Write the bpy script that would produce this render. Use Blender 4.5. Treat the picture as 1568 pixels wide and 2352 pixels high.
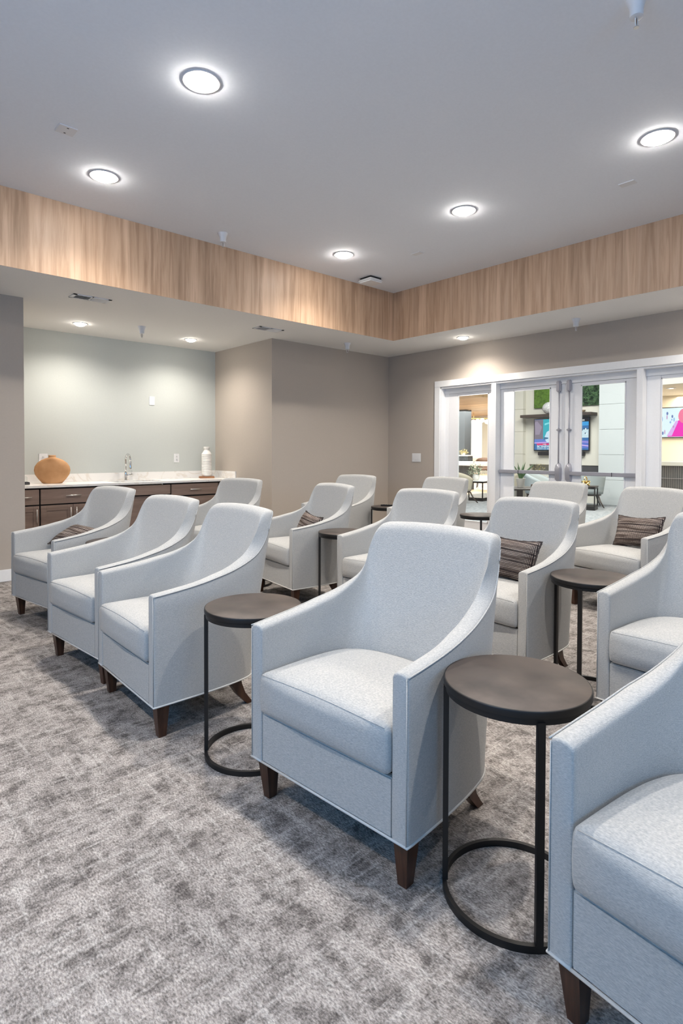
import bpy, bmesh, math, random
from mathutils import Vector, Matrix
for o in list(bpy.data.objects): bpy.data.objects.remove(o)
S=bpy.context.scene; COL=S.collection; PI=math.pi; R=math.radians
random.seed(4)
# ------------------------------------------------------------------ camera
cam=bpy.data.cameras.new('camera'); camo=bpy.data.objects.new('camera',cam); COL.objects.link(camo); S.camera=camo
yaw,pit,rol=R(47.844),R(-1.18),R(.174)
fw=Vector((math.cos(yaw)*math.cos(pit),math.sin(yaw)*math.cos(pit),math.sin(pit)))
rt=Vector((math.sin(yaw),-math.cos(yaw),0)); up=rt.cross(fw)
r2=rt*math.cos(rol)+up*math.sin(rol); u2=-rt*math.sin(rol)+up*math.cos(rol)
m=Matrix((r2,u2,-fw)).transposed().to_4x4(); m.translation=Vector((0,0,1.275)); camo.matrix_world=m
cam.sensor_fit='VERTICAL'; cam.sensor_height=36; cam.sensor_width=24; cam.lens=36*1313.12/2352
cam.shift_y=-(1176-1062.41)/2352; cam.clip_start=.05; cam.clip_end=100
# ------------------------------------------------------------------ world, exposure, large lights
W=bpy.data.worlds.new('world'); S.world=W; W.use_nodes=True
bg=W.node_tree.nodes['Background']; bg.inputs[0].default_value=(.55,.72,1,1); bg.inputs[1].default_value=.5
vs=S.view_settings; vs.view_transform='Standard'; vs.look='None'; vs.gamma=1; vs.use_curve_mapping=False; vs.exposure=0.14
def area(name,loc,rot,sx,sy,power,col):
    l=bpy.data.lights.new(name,'AREA'); l.shape='RECTANGLE'; l.size=sx; l.size_y=sy; l.energy=power; l.color=col
    o=bpy.data.objects.new(name,l); COL.objects.link(o); o.location=loc; o.rotation_euler=rot; return o
area('blue_fill',(-2.04,.85,2.08),(0,R(-90),0),1.0,2.6,52,(.14,.50,1))  # added fill lamp giving the chairs their blue cast, no known window
area('blue_fill',(-.3,-3.34,1.95),(R(90),0,0),3.0,1.2,50,(.14,.50,1))  # second added blue fill, from the unseen near wall
area('lobby_fill',(10.2,5.0,4.3),(0,0,0),3.5,5,620,(1,.97,.93))  # unseen area fill, added so the lobby does not go dark
area('lobby_fill',(16,4.2,2.70),(0,0,0),2,2,190,(1,.9,.76))
area('dining_fill',(15.5,11.6,2.70),(0,0,0),4,2.5,330,(1,.93,.82))  # unseen fill added to brighten the dining area
area('dining_fill',(23,16,3.3),(0,0,0),3,3,600,(1,.97,.92))
TRAY_E=115; SOF_E=70
# ------------------------------------------------------------------ materials
def mat(name,col,rough=.6,metal=0,spec=.5,emit=None,es=0,trans=0,alpha=1):
    m=bpy.data.materials.new(name); m.use_nodes=True; b=m.node_tree.nodes['Principled BSDF']
    b.inputs['Base Color'].default_value=(*col,1); b.inputs['Roughness'].default_value=rough; b.inputs['Metallic'].default_value=metal
    b.inputs['Specular IOR Level'].default_value=spec; b.inputs['Transmission Weight'].default_value=trans
    if emit: b.inputs['Emission Color'].default_value=(*emit,1); b.inputs['Emission Strength'].default_value=es
    return m
def nd(m,t,**k):
    n=m.node_tree.nodes.new(t)
    for a,v in k.items():
        if a in n.inputs: n.inputs[a].default_value=v
        else: setattr(n,a,v)
    return n
def lk(m,a,b): m.node_tree.links.new(a,b)
def noisecol(m,scale,c1,c2,lo=.3,hi=.7,detail=4,stretch=(1,1,1),rough=.5,bump=0,bdist=.002,coord='Object',rot=(0,0,0)):
    b=m.node_tree.nodes['Principled BSDF']; tc=nd(m,'ShaderNodeTexCoord'); mp=nd(m,'ShaderNodeMapping'); mp.inputs['Scale'].default_value=stretch; mp.inputs['Rotation'].default_value=rot
    lk(m,tc.outputs[coord],mp.inputs[0]); n=nd(m,'ShaderNodeTexNoise',Scale=scale,Detail=detail,Roughness=rough); lk(m,mp.outputs[0],n.inputs['Vector'])
    r=nd(m,'ShaderNodeValToRGB'); r.color_ramp.elements[0].position=lo; r.color_ramp.elements[1].position=hi
    r.color_ramp.elements[0].color=(*c1,1); r.color_ramp.elements[1].color=(*c2,1)
    lk(m,n.outputs[0],r.inputs[0]); lk(m,r.outputs[0],b.inputs['Base Color'])
    if bump:
        bm=nd(m,'ShaderNodeBump',Strength=bump,Distance=bdist); lk(m,n.outputs[0],bm.inputs['Height']); lk(m,bm.outputs[0],b.inputs['Normal'])
    return r,n
M={}
def paint(name,c,sc=1): M[name]=mat(name,c,.85,spec=.25); noisecol(M[name],60,tuple(x*.985 for x in c),tuple(min(1,x*1.015) for x in c),bump=.05,bdist=.0006)
paint('ceiling_paint_blue_cast',(.79,.82,.88)); paint('soffit_paint',(.80,.79,.775)); paint('taupe_paint',(.46,.405,.35)); paint('green_paint',(.52,.545,.52))  # blue cast light is mixed into the raised ceiling colour
paint('white_trim',(.86,.855,.85)); paint('door_white',(.84,.84,.85)); M['door_white'].node_tree.nodes['Principled BSDF'].inputs['Roughness'].default_value=.5
paint('cream_wall',(.62,.60,.53)); paint('beige_wall',(.70,.63,.52)); paint('pale_column',(.50,.53,.53))
# carpet
def carpet(name,ca,cb,cc,tint=None):
    m=mat(name,ca,.97,spec=.1); b=m.node_tree.nodes['Principled BSDF']; tc=nd(m,'ShaderNodeTexCoord')
    n1=nd(m,'ShaderNodeTexNoise',Scale=11,Detail=9,Roughness=.82); lk(m,tc.outputs['Object'],n1.inputs['Vector'])
    n2=nd(m,'ShaderNodeTexNoise',Scale=210,Detail=3,Roughness=.6)
    mpf=nd(m,'ShaderNodeMapping'); mpf.inputs['Rotation'].default_value=(0,0,R(40)); mpf.inputs['Scale'].default_value=(1,.45,1)
    lk(m,tc.outputs['Object'],mpf.inputs[0]); lk(m,mpf.outputs[0],n2.inputs['Vector'])
    def streak(ax):
        mp=nd(m,'ShaderNodeMapping'); mp.inputs['Scale'].default_value=(26,2.2,1) if ax else (2.2,26,1); lk(m,tc.outputs['Object'],mp.inputs[0])
        n=nd(m,'ShaderNodeTexNoise',Scale=1.6,Detail=3,Roughness=.55); lk(m,mp.outputs[0],n.inputs['Vector'])
        r=nd(m,'ShaderNodeValToRGB'); r.color_ramp.elements[0].position=.54; r.color_ramp.elements[1].position=.70; lk(m,n.outputs[0],r.inputs[0]); return r
    r=nd(m,'ShaderNodeValToRGB'); e=r.color_ramp.elements; e[0].position=.40; e[0].color=(*cb,1); e[1].position=.57; e[1].color=(*ca,1)
    x=e.new(.48); x.color=tuple((a+b_)/2*1.0 for a,b_ in zip(ca,cb))+(1,)
    lk(m,n1.outputs[0],r.inputs[0]); prev=r.outputs[0]
    for ax in (0,1):
        s=streak(ax); mx=nd(m,'ShaderNodeMixRGB',blend_type='MIX'); mf=nd(m,'ShaderNodeMath',operation='MULTIPLY'); mf.inputs[1].default_value=.5
        lk(m,s.outputs[0],mf.inputs[0]); lk(m,mf.outputs[0],mx.inputs[0]); lk(m,prev,mx.inputs[1]); mx.inputs[2].default_value=(*cc,1); prev=mx.outputs[0]
    r2_=nd(m,'ShaderNodeValToRGB'); r2_.color_ramp.elements[0].position=.33; r2_.color_ramp.elements[1].position=.68
    r2_.color_ramp.elements[0].color=(.34,.34,.34,1); r2_.color_ramp.elements[1].color=(1.0,1.0,1.0,1); lk(m,n2.outputs[0],r2_.inputs[0])
    mu=nd(m,'ShaderNodeMixRGB',blend_type='MULTIPLY'); mu.inputs[0].default_value=1; lk(m,prev,mu.inputs[1]); lk(m,r2_.outputs[0],mu.inputs[2]); lk(m,mu.outputs[0],b.inputs['Base Color'])
    bp=nd(m,'ShaderNodeBump',Strength=.7,Distance=.006); lk(m,n2.outputs[0],bp.inputs['Height']); lk(m,bp.outputs[0],b.inputs['Normal'])
    M[name]=m
carpet('carpet',(.53,.485,.46),(.165,.148,.14),(.72,.68,.65)); carpet('lobby_carpet',(.48,.50,.51),(.25,.27,.29),(.62,.63,.64))
# wood cladding (vertical grain)
def wood(name,c1,c2,c3,along='z',sc=1,rough=.45):
    m=mat(name,c1,rough,spec=.35); b=m.node_tree.nodes['Principled BSDF']; tc=nd(m,'ShaderNodeTexCoord'); mp=nd(m,'ShaderNodeMapping')
    mp.inputs['Scale'].default_value={'z':(1,1,.05),'x':(.10,1,1),'y':(1,.10,1)}[along]; lk(m,tc.outputs['Object'],mp.inputs[0])
    n=nd(m,'ShaderNodeTexNoise',Scale=26*sc,Detail=6,Roughness=.62,Distortion=.6); lk(m,mp.outputs[0],n.inputs['Vector'])
    r=nd(m,'ShaderNodeValToRGB'); e=r.color_ramp.elements; e[0].position=.34;e[0].color=(*c2,1);e[1].position=.66;e[1].color=(*c3,1);x=e.new(.5);x.color=(*c1,1); lk(m,n.outputs[0],r.inputs[0])
    mp2=nd(m,'ShaderNodeMapping'); mp2.inputs['Scale'].default_value={'z':(1,1,.04),'x':(.04,1,1),'y':(1,.04,1)}[along]; lk(m,tc.outputs['Object'],mp2.inputs[0])
    n2=nd(m,'ShaderNodeTexNoise',Scale=7*sc,Detail=2); lk(m,mp2.outputs[0],n2.inputs['Vector'])
    r2_=nd(m,'ShaderNodeValToRGB'); r2_.color_ramp.elements[0].position=.35;r2_.color_ramp.elements[1].position=.65;r2_.color_ramp.elements[0].color=(.84,.81,.79,1);r2_.color_ramp.elements[1].color=(1.06,1.04,1.03,1); lk(m,n2.outputs[0],r2_.inputs[0])
    mu=nd(m,'ShaderNodeMixRGB',blend_type='MULTIPLY'); mu.inputs[0].default_value=1; lk(m,r.outputs[0],mu.inputs[1]); lk(m,r2_.outputs[0],mu.inputs[2]); lk(m,mu.outputs[0],b.inputs['Base Color'])
    M[name]=m
wood('oak_cladding',(.54,.375,.255),(.42,.28,.185),(.63,.45,.32)); wood('cabinet_wood',(.235,.17,.138),(.20,.142,.115),(.27,.20,.165),'x',.8,.5)
wood('walnut_leg',(.065,.028,.016),(.04,.017,.01),(.09,.042,.024),'z',2,.32); wood('lobby_oak',(.50,.33,.17),(.38,.24,.12),(.60,.42,.24),'y',.25); wood('tray_wood',(.36,.17,.08),(.28,.12,.05),(.44,.23,.12),'x',2)
wood('plank_floor',(.75,.58,.42),(.68,.50,.35),(.80,.64,.48),'y',.3)
# fabric
m=M['fabric']=mat('fabric',(.6,.6,.59),.92,spec=.2); b=m.node_tree.nodes['Principled BSDF']; b.inputs['Sheen Weight'].default_value=.15
tc=nd(m,'ShaderNodeTexCoord'); acc=None
mix=nd(m,'ShaderNodeMath',operation='ADD')
for i,s in enumerate(((1,.22,1),(.22,1,1))):
    mp=nd(m,'ShaderNodeMapping'); mp.inputs['Scale'].default_value=s if i==0 else (.3,.3,1.4); lk(m,tc.outputs['Object'],mp.inputs[0])
    n=nd(m,'ShaderNodeTexNoise',Scale=480,Detail=2,Roughness=.5); lk(m,mp.outputs[0],n.inputs['Vector']); lk(m,n.outputs[0],mix.inputs[i])
r=nd(m,'ShaderNodeValToRGB'); r.color_ramp.elements[0].position=.74; r.color_ramp.elements[1].position=1.0
mh=nd(m,'ShaderNodeMath',operation='MULTIPLY'); mh.inputs[1].default_value=1.0; lk(m,mix.outputs[0],mh.inputs[0])
mr=nd(m,'ShaderNodeMapRange'); mr.inputs[1].default_value=.75; mr.inputs[2].default_value=1.25; lk(m,mh.outputs[0],mr.inputs[0])
r.color_ramp.elements[0].position=0; r.color_ramp.elements[1].position=1; r.color_ramp.elements[0].color=(.335,.34,.34,1); r.color_ramp.elements[1].color=(.475,.47,.455,1)
lk(m,mr.outputs[0],r.inputs[0]); lk(m,r.outputs[0],b.inputs['Base Color']); bp=nd(m,'ShaderNodeBump',Strength=.25,Distance=.0015); lk(m,mh.outputs[0],bp.inputs['Height']); lk(m,bp.outputs[0],b.inputs['Normal'])
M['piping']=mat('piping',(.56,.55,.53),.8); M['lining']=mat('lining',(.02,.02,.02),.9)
# pillow weave
m=M['pillow']=mat('pillow',(.1,.1,.1),.95,spec=.1); b=m.node_tree.nodes['Principled BSDF']; tc=nd(m,'ShaderNodeTexCoord'); sp=nd(m,'ShaderNodeSeparateXYZ'); lk(m,tc.outputs['Object'],sp.inputs[0])
def wave(freq,sock,off=0):
    a=nd(m,'ShaderNodeMath',operation='MULTIPLY_ADD'); a.inputs[1].default_value=freq; a.inputs[2].default_value=off; lk(m,sock,a.inputs[0]); s=nd(m,'ShaderNodeMath',operation='SINE'); lk(m,a.outputs[0],s.inputs[0]); return s.outputs[0]
def mth(op,a,b_=None,v=None):
    n=nd(m,'ShaderNodeMath',operation=op); lk(m,a,n.inputs[0])
    if b_ is not None: lk(m,b_,n.inputs[1])
    if v is not None: n.inputs[1].default_value=v
    return n.outputs[0]
wz=wave(2*PI/.0088,sp.outputs[2]); wy=wave(2*PI/.0078,sp.outputs[1]); band=wave(2*PI/.062,sp.outputs[2])
g=mth('GREATER_THAN',mth('MULTIPLY',mth('GREATER_THAN',wz,v=-.25),mth('GREATER_THAN',wy,v=-.15)),v=.5)
g2=mth('MULTIPLY',g,mth('GREATER_THAN',band,v=-.985))
nz=nd(m,'ShaderNodeTexNoise',Scale=14,Detail=2); mpz=nd(m,'ShaderNodeMapping'); mpz.inputs['Scale'].default_value=(1,.3,4); lk(m,tc.outputs['Object'],mpz.inputs[0]); lk(m,mpz.outputs[0],nz.inputs['Vector'])
rr=nd(m,'ShaderNodeValToRGB'); rr.color_ramp.elements[0].position=.38; rr.color_ramp.elements[1].position=.62; rr.color_ramp.elements[0].color=(.17,.125,.10,1); rr.color_ramp.elements[1].color=(.62,.53,.47,1); lk(m,nz.outputs[0],rr.inputs[0])
mx=nd(m,'ShaderNodeMixRGB'); mx.inputs[1].default_value=(.02,.016,.018,1); lk(m,g2,mx.inputs[0]); lk(m,rr.outputs[0],mx.inputs[2]); lk(m,mx.outputs[0],b.inputs['Base Color'])
M['pillow_edge']=mat('pillow_edge',(.05,.04,.038),.95)
m=M['table_top']=mat('table_top',(.06,.05,.045),.5,.2,.4); noisecol(m,7,(.038,.031,.028),(.105,.082,.070),.3,.75,8,bump=.05,bdist=.001)
M['black_metal']=mat('black_metal',(.014,.013,.013),.45,.3)
M['nickel']=mat('nickel',(.62,.60,.57),.3,.9); M['chrome']=mat('chrome',(.75,.75,.75),.1,1); M['alu']=mat('alu',(.42,.42,.47),.4,.5)
M['white_plastic']=mat('white_plastic',(.75,.75,.75),.4); M['white_metal']=mat('white_metal',(.70,.71,.74),.4); M['lens']=mat('lens',(1,1,1),.5,emit=(1,.945,.87),es=TRAY_E); M['lens_s']=mat('lens_s',(1,1,1),.5,emit=(1,.93,.83),es=SOF_E)
M['lens_lobby']=mat('lens_lobby',(1,1,1),.5,emit=(1,.9,.75),es=6)
M['shadow_gap']=mat('shadow_gap',(.012,.008,.006),.8); M['vent_dark']=mat('vent_dark',(.05,.05,.055),.8)
m=M['quartz']=mat('quartz',(.83,.81,.78),.22); b=m.node_tree.nodes['Principled BSDF']; tc=nd(m,'ShaderNodeTexCoord')
n0=nd(m,'ShaderNodeTexNoise',Scale=2.2,Detail=5,Distortion=1.3); lk(m,tc.outputs['Object'],n0.inputs['Vector']); rv=nd(m,'ShaderNodeValToRGB'); e=rv.color_ramp.elements; e[0].position=.475;e[0].color=(.84,.82,.79,1);e[1].position=.525;e[1].color=(.84,.82,.79,1);x=e.new(.5);x.color=(.74,.69,.63,1); lk(m,n0.outputs[0],rv.inputs[0]); lk(m,rv.outputs[0],b.inputs['Base Color'])
m=M['terracotta']=mat('terracotta',(.5,.27,.13),.85,spec=.2); noisecol(m,9,(.46,.245,.115),(.56,.32,.165),bump=.15,bdist=.002)
M['white_ceramic']=mat('white_ceramic',(.80,.78,.74),.55); M['screen_black']=mat('screen_black',(.012,.012,.014),.3)
m=M['glass']=bpy.data.materials.new('glass'); m.use_nodes=True; nt=m.node_tree; nt.nodes.clear(); ou=nt.nodes.new('ShaderNodeOutputMaterial'); tr=nt.nodes.new('ShaderNodeBsdfTransparent'); tr.inputs[0].default_value=(.95,.975,.97,1); gl=nt.nodes.new('ShaderNodeBsdfGlossy'); gl.inputs['Roughness'].default_value=.02; mxs=nt.nodes.new('ShaderNodeMixShader'); mxs.inputs[0].default_value=.05; nt.links.new(tr.outputs[0],mxs.inputs[1]); nt.links.new(gl.outputs[0],mxs.inputs[2]); nt.links.new(mxs.outputs[0],ou.inputs[0])
m=M['moss']=mat('moss',(.06,.12,.02),.95); noisecol(m,25,(.035,.085,.008),(.10,.20,.025),bump=.6,bdist=.02)
m=M['leaf_wall']=mat('leaf_wall',(.05,.1,.04),.8); noisecol(m,9,(.01,.035,.014),(.11,.22,.09),.42,.7,5,bump=.8,bdist=.04)
M['leaf']=mat('leaf',(.06,.14,.05),.6); M['pale_leaf']=mat('pale_leaf',(.33,.40,.28),.7); M['bloom']=mat('bloom',(.75,.72,.62),.8); M['dry_leaf']=mat('dry_leaf',(.38,.33,.16),.8)
M['slate_panel']=mat('slate_panel',(.075,.09,.11),.7); M['charcoal_panel']=mat('charcoal_panel',(.10,.105,.115),.7); M['grey_upholstery']=mat('grey_upholstery',(.36,.40,.40),.9); M['tan_leather']=mat('tan_leather',(.52,.38,.26),.6); M['brown_leather']=mat('brown_leather',(.16,.09,.06),.6)
M['olive_upholstery']=mat('olive_upholstery',(.42,.38,.29),.9); M['dark_wood']=mat('dark_wood',(.04,.028,.022),.45); M['gold']=mat('gold',(.75,.55,.2),.2,1); M['stone_glaze']=mat('stone_glaze',(.5,.5,.49),.6); noisecol(M['stone_glaze'],30,(.32,.31,.30),(.62,.63,.64))
M['window_glow']=mat('window_glow',(1,1,1),.5,emit=(.93,.97,1),es=.9); M['globe']=mat('globe',(1,1,1),.3,emit=(1,.93,.8),es=2.2); M['curtain']=mat('curtain',(.55,.54,.50),.9); M['bright_white']=mat('bright_white',(.85,.84,.8),.7)
# ------------------------------------------------------------------ mesh helpers
def mk(name,V,F,material,parent=None,smooth=False,loc=None):
    me=bpy.data.meshes.new(name); me.from_pydata([tuple(v) for v in V],[],F); me.validate(); 
    bm=bmesh.new(); bm.from_mesh(me); bmesh.ops.recalc_face_normals(bm,faces=bm.faces); bm.to_mesh(me); bm.free()
    me.materials.append(M[material] if isinstance(material,str) else material)
    if smooth: me.polygons.foreach_set('use_smooth',[True]*len(me.polygons))
    o=bpy.data.objects.new(name,me); COL.objects.link(o)
    if parent is not None: o.parent=parent
    if loc is not None: o.location=loc
    return o
class MB:
    def __init__(s): s.V=[]; s.F=[]
    def add(s,V,F,mt=None):
        n=len(s.V); s.V+= [tuple(mt@Vector(v)) if mt else tuple(v) for v in V]; s.F+=[tuple(i+n for i in f) for f in F]; return s
    def box(s,a,b,bev=0,mt=None):
        x0,y0,z0=[min(p,q) for p,q in zip(a,b)]; x1,y1,z1=[max(p,q) for p,q in zip(a,b)]
        if bev<=0:
            V=[(x,y,z) for x in (x0,x1) for y in (y0,y1) for z in (z0,z1)]
            F=[(0,1,3,2),(4,6,7,5),(0,4,5,1),(2,3,7,6),(0,2,6,4),(1,5,7,3)]; return s.add(V,F,mt)
        bm=bmesh.new(); bmesh.ops.create_cube(bm,size=1)
        for v in bm.verts: v.co=Vector(((x0+x1)/2+v.co.x*(x1-x0),(y0+y1)/2+v.co.y*(y1-y0),(z0+z1)/2+v.co.z*(z1-z0)))
        bmesh.ops.bevel(bm,geom=bm.edges[:],offset=bev,segments=2,affect='EDGES'); bm.verts.index_update()
        s.add([v.co.copy() for v in bm.verts],[tuple(v.index for v in f.verts) for f in bm.faces],mt); bm.free(); return s
    def lathe(s,prof,n=32,mt=None,caps=True):
        V=[];F=[]
        for r,z in prof:
            for i in range(n): a=2*PI*i/n; V.append((r*math.cos(a),r*math.sin(a),z))
        for k in range(len(prof)-1):
            for i in range(n): j=(i+1)%n; F.append((k*n+i,k*n+j,(k+1)*n+j,(k+1)*n+i))
        if caps: F.append(tuple(range(n))); F.append(tuple(range((len(prof)-1)*n,len(prof)*n)))
        return s.add(V,F,mt)
    def tube(s,pts,r,n=8,closed=False,taper=None,square=False):
        pts=[Vector(p) for p in pts]; V=[];F=[]; N=len(pts)
        for i,p in enumerate(pts):
            t=(pts[(i+1)%N]-pts[i-1]) if closed else (pts[min(i+1,N-1)]-pts[max(i-1,0)])
            t.normalize(); a=Vector((0,0,1)) if abs(t.z)<.9 else Vector((1,0,0)); x=t.cross(a).normalized(); y=x.cross(t)
            rr=r*(taper[i] if taper else 1)
            for k in range(n): an=2*PI*(k+.5)/n; V.append(p+(x*math.cos(an)+y*math.sin(an))*rr)
        for i in range(N if closed else N-1):
            for k in range(n): F.append((i*n+k,i*n+(k+1)%n,((i+1)%N)*n+(k+1)%n,((i+1)%N)*n+k))
        if not closed: F.append(tuple(range(n))); F.append(tuple(range((N-1)*n,N*n)))
        return s.add(V,F)
    def frust(s,c0,a0,b0,c1,a1,b1):  # tapered bar: centres, half sizes
        V=[];
        for c,a,b in ((c0,a0,b0),(c1,a1,b1)):
            for sx,sy in ((-1,-1),(1,-1),(1,1),(-1,1)): V.append((c[0]+sx*a,c[1]+sy*b,c[2]))
        return s.add(V,[(0,1,2,3),(4,5,6,7),(0,1,5,4),(1,2,6,5),(2,3,7,6),(3,0,4,7)])
    def loft(s,secs): # list of quads rings [(cx,cy,z,a,b)]
        V=[];F=[]
        for cx,cy,z,a,b in secs:
            for sx,sy in ((-1,-1),(1,-1),(1,1),(-1,1)): V.append((cx+sx*a,cy+sy*b,z))
        for k in range(len(secs)-1):
            for i in range(4): j=(i+1)%4; F.append((k*4+i,k*4+j,k*4+4+j,k*4+4+i))
        F+= [(0,1,2,3),tuple(range(len(V)-4,len(V)))]; return s.add(V,F)
    def ball(s,c,r,sc=(1,1,1),seg=12,rings=8):
        V=[];F=[]
        for i in range(rings+1):
            th=PI*i/rings
            for k in range(seg): a=2*PI*k/seg; V.append((c[0]+r*sc[0]*math.sin(th)*math.cos(a),c[1]+r*sc[1]*math.sin(th)*math.sin(a),c[2]+r*sc[2]*math.cos(th)))
        for i in range(rings):
            for k in range(seg): F.append((i*seg+k,i*seg+(k+1)%seg,(i+1)*seg+(k+1)%seg,(i+1)*seg+k))
        return s.add(V,F)
    def out(s,name,material,parent=None,smooth=False,loc=None): return mk(name,s.V,s.F,material,parent,smooth,loc)
def wn(o):
    for p in o.data.polygons: p.use_smooth=True
    try:
        o.data.set_sharp_from_angle(angle=R(62))
    except Exception: pass
    return o
def empty(name,loc=(0,0,0),rz=0): o=bpy.data.objects.new(name,None); COL.objects.link(o); o.location=loc; o.rotation_euler=(0,0,rz); o.empty_display_size=.1; return o
def tag(o,label,cat,group=None,kind=None):
    o['label']=label; o['category']=cat
    if group: o['group']=group
    if kind: o['kind']=kind
    return o
def thing(name,label,cat,loc=(0,0,0),rz=0,group=None): return tag(empty(name,loc,rz),label,cat,group)
def struct(o): o['kind']='structure'; return o
def tree(root):
    out=[]
    for ch in root.children: out.append(ch)
    return out
def dup(root,loc,rz,label,group=None):
    r_=root.copy(); COL.objects.link(r_); r_.location=loc; r_.rotation_euler=(0,0,rz); r_['label']=label
    if group: r_['group']=group
    def rec(src,dst):
        for ch in KIDS[src.name]:
            c=ch.copy(); COL.objects.link(c); c.parent=dst
            if ch.name in KIDS: rec(ch,c)
    rec(root,r_); return r_
KIDS={}
def reg(root):
    kids=[o for o in bpy.data.objects if o.parent==root]; KIDS[root.name]=kids
    for k in kids: reg(k)
def sbox(name,a,b,material,parent=None,bev=0): 
    o=MB().box(a,b,bev).out(name,material,parent)
    if parent is None: struct(o)
    return o
# ------------------------------------------------------------------ the room
XD=6.681; YF=6.27; YG=7.751; ZS=2.765; ZT=3.405; TX,TY=5.735,5.297; X0,Y0=-2.1,-3.4; tx0,ty0=-1.4,-2.5
sbox('floor',(X0-.1,Y0-.1,-.1),(XD+.14,YG+.1,0),'carpet')
sbox('ceiling',(tx0-.1,ty0-.1,ZT),(TX+.1,TY+.1,ZT+.1),'ceiling_paint_blue_cast')
# lower soffit ring around the raised tray
o=MB(); o.box((X0,TY,ZS),(XD+.1,YG+.1,ZS+.05)).box((TX,Y0,ZS),(XD+.1,TY,ZS+.05)).box((X0,Y0,ZS),(tx0,TY,ZS+.05)).box((tx0,Y0,ZS),(TX,ty0,ZS+.05)); struct(o.out('ceiling','soffit_paint'))
sbox('trim_1',(tx0,TY-.004,ZS),(TX,TY,ZT),'oak_cladding')
o=sbox('trim_2',(TX-.004,ty0,ZS),(TX,TY-.0045,ZT),'oak_cladding')
sbox('trim_3',(tx0,ty0,ZS),(TX,ty0+.004,ZT),'oak_cladding'); sbox('trim_4',(tx0,ty0,ZS),(tx0+.004,TY,ZT),'oak_cladding')
sbox('wall_left',(X0,YF,0),(1.466,YF+.1,ZS),'taupe_paint'); sbox('baseboard_left',(X0,YF-.014,0),(1.466,YF,.115),'white_trim',bev=.003)
sbox('wall_alcove_left',(1.366,YF+.1,0),(1.466,YG,ZS),'taupe_paint'); sbox('wall_alcove_back',(1.366,YG,0),(4.53,YG+.1,ZS),'green_paint')
sbox('wall_alcove_right',(4.424,YF+.1,0),(4.524,YG,ZS),'taupe_paint'); sbox('wall_corner',(4.424,YF,0),(XD+.1,YF+.1,ZS),'taupe_paint')
sbox('baseboard_corner',(4.424,YF-.014,0),(XD,YF,.115),'white_trim',bev=.003)
DY0,DY1=1.55,5.24
o=MB(); o.box((XD,DY1,0),(XD+.14,YF,ZS)).box((XD,Y0,0),(XD+.14,DY0,ZS)).box((XD,DY0,2.205),(XD+.14,DY1,ZS)); struct(o.out('wall_right','taupe_paint'))
sbox('baseboard_right',(XD-.014,5.33,0),(XD,YF,.115),'white_trim',bev=.003)
o=MB(); o.box((X0,Y0-.1,0),(-1.9,Y0,ZS)).box((1.3,Y0-.1,0),(XD+.1,Y0,ZS)).box((-1.9,Y0-.1,0),(1.3,Y0,1.3)).box((-1.9,Y0-.1,2.6),(1.3,Y0,ZS)); struct(o.out('wall_near','taupe_paint')); struct(sbox('added_window_2',(-1.9,Y0-.08,1.3),(1.3,Y0-.07,2.6),'glass'))  # opening and pane made up to go with the near-wall blue fill
o=MB(); o.box((X0-.1,Y0,0),(X0,-2.8,ZS)).box((X0-.1,2.2,0),(X0,YF,ZS)).box((X0-.1,-2.8,0),(X0,2.2,1.35)).box((X0-.1,-2.8,2.6),(X0,2.2,ZS)); struct(o.out('wall_front','taupe_paint'))
o=struct(sbox('added_window_1',(X0-.08,-2.8,1.35),(X0-.07,2.2,2.6),'glass'))  # unseen made-up window, paired with the blue fill behind the camera
# ------------------------------------------------------------------ glazed door wall
xf=XD-.018
o=MB(); o.box((xf,DY1-.005,0),(XD+.01,DY1+.088,2.206),.002).box((xf,DY0-.088,2.207),(XD+.01,DY1+.088,2.295),.002).box((xf,DY0-.088,0),(XD+.01,DY0+.005,2.206),.002); struct(o.out('trim_5','white_trim'))
xj=XD+.09; xg=XD+.12
o=MB(); o.box((XD,DY1-.02,0),(XD+.14,DY1,2.205)).box((XD,DY0,0),(XD+.14,DY0+.02,2.205)).box((XD,DY0,2.185),(XD+.14,DY1,2.205))
o.box((xj,DY0,2.11),(XD+.14,DY1,2.19)).box((xj+.01,DY1-.09,0),(XD+.14,DY1,2.12)).box((xj+.01,DY0,0),(XD+.14,DY0+.09,2.12)); struct(o.out('trim_6','door_white'))
for i,(a,b) in enumerate(((4.295,4.369),(2.447,2.511))): sbox('trim_%d'%(7+i),(XD-.012,a,0),(XD+.14,b,2.19),'door_white',bev=.002)
def glazed(name,ya,yb,ga,gb,gz0,gz1,ztop,leaf=False):
    o=MB(); xa,xb=xj+.012,XD+.138
    o.box((xa,gb,.01),(xb,yb,ztop),.002).box((xa,ya,.01),(xb,ga,ztop),.002).box((xa,ga,.01),(xb,gb,gz0),.002).box((xa,ga,gz1),(xb,gb,ztop),.002)
    d=struct(o.out(name,'door_white'))
    bd=MB()
    for (p,q) in (((ga,gz0),(ga+.012,gz1)),((gb-.012,gz0),(gb,gz1)),((ga,gz0),(gb,gz0+.012)),((ga,gz1-.012),(gb,gz1))): bd.box((xa-.006,p[0],p[1]),(xa+.004,q[0],q[1]),.001)
    bd.out('glazing_bead','door_white',d)
    MB().box((xa+.012,ga,gz0),(xa+.018,gb,gz1)).out('glass_pane','glass',d); return d
glazed('window_2',4.37,5.15,4.481,4.998,.28,2.074,2.11); glazed('window_3',1.64,2.446,1.78,2.297,.28,2.08,2.11)
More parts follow.
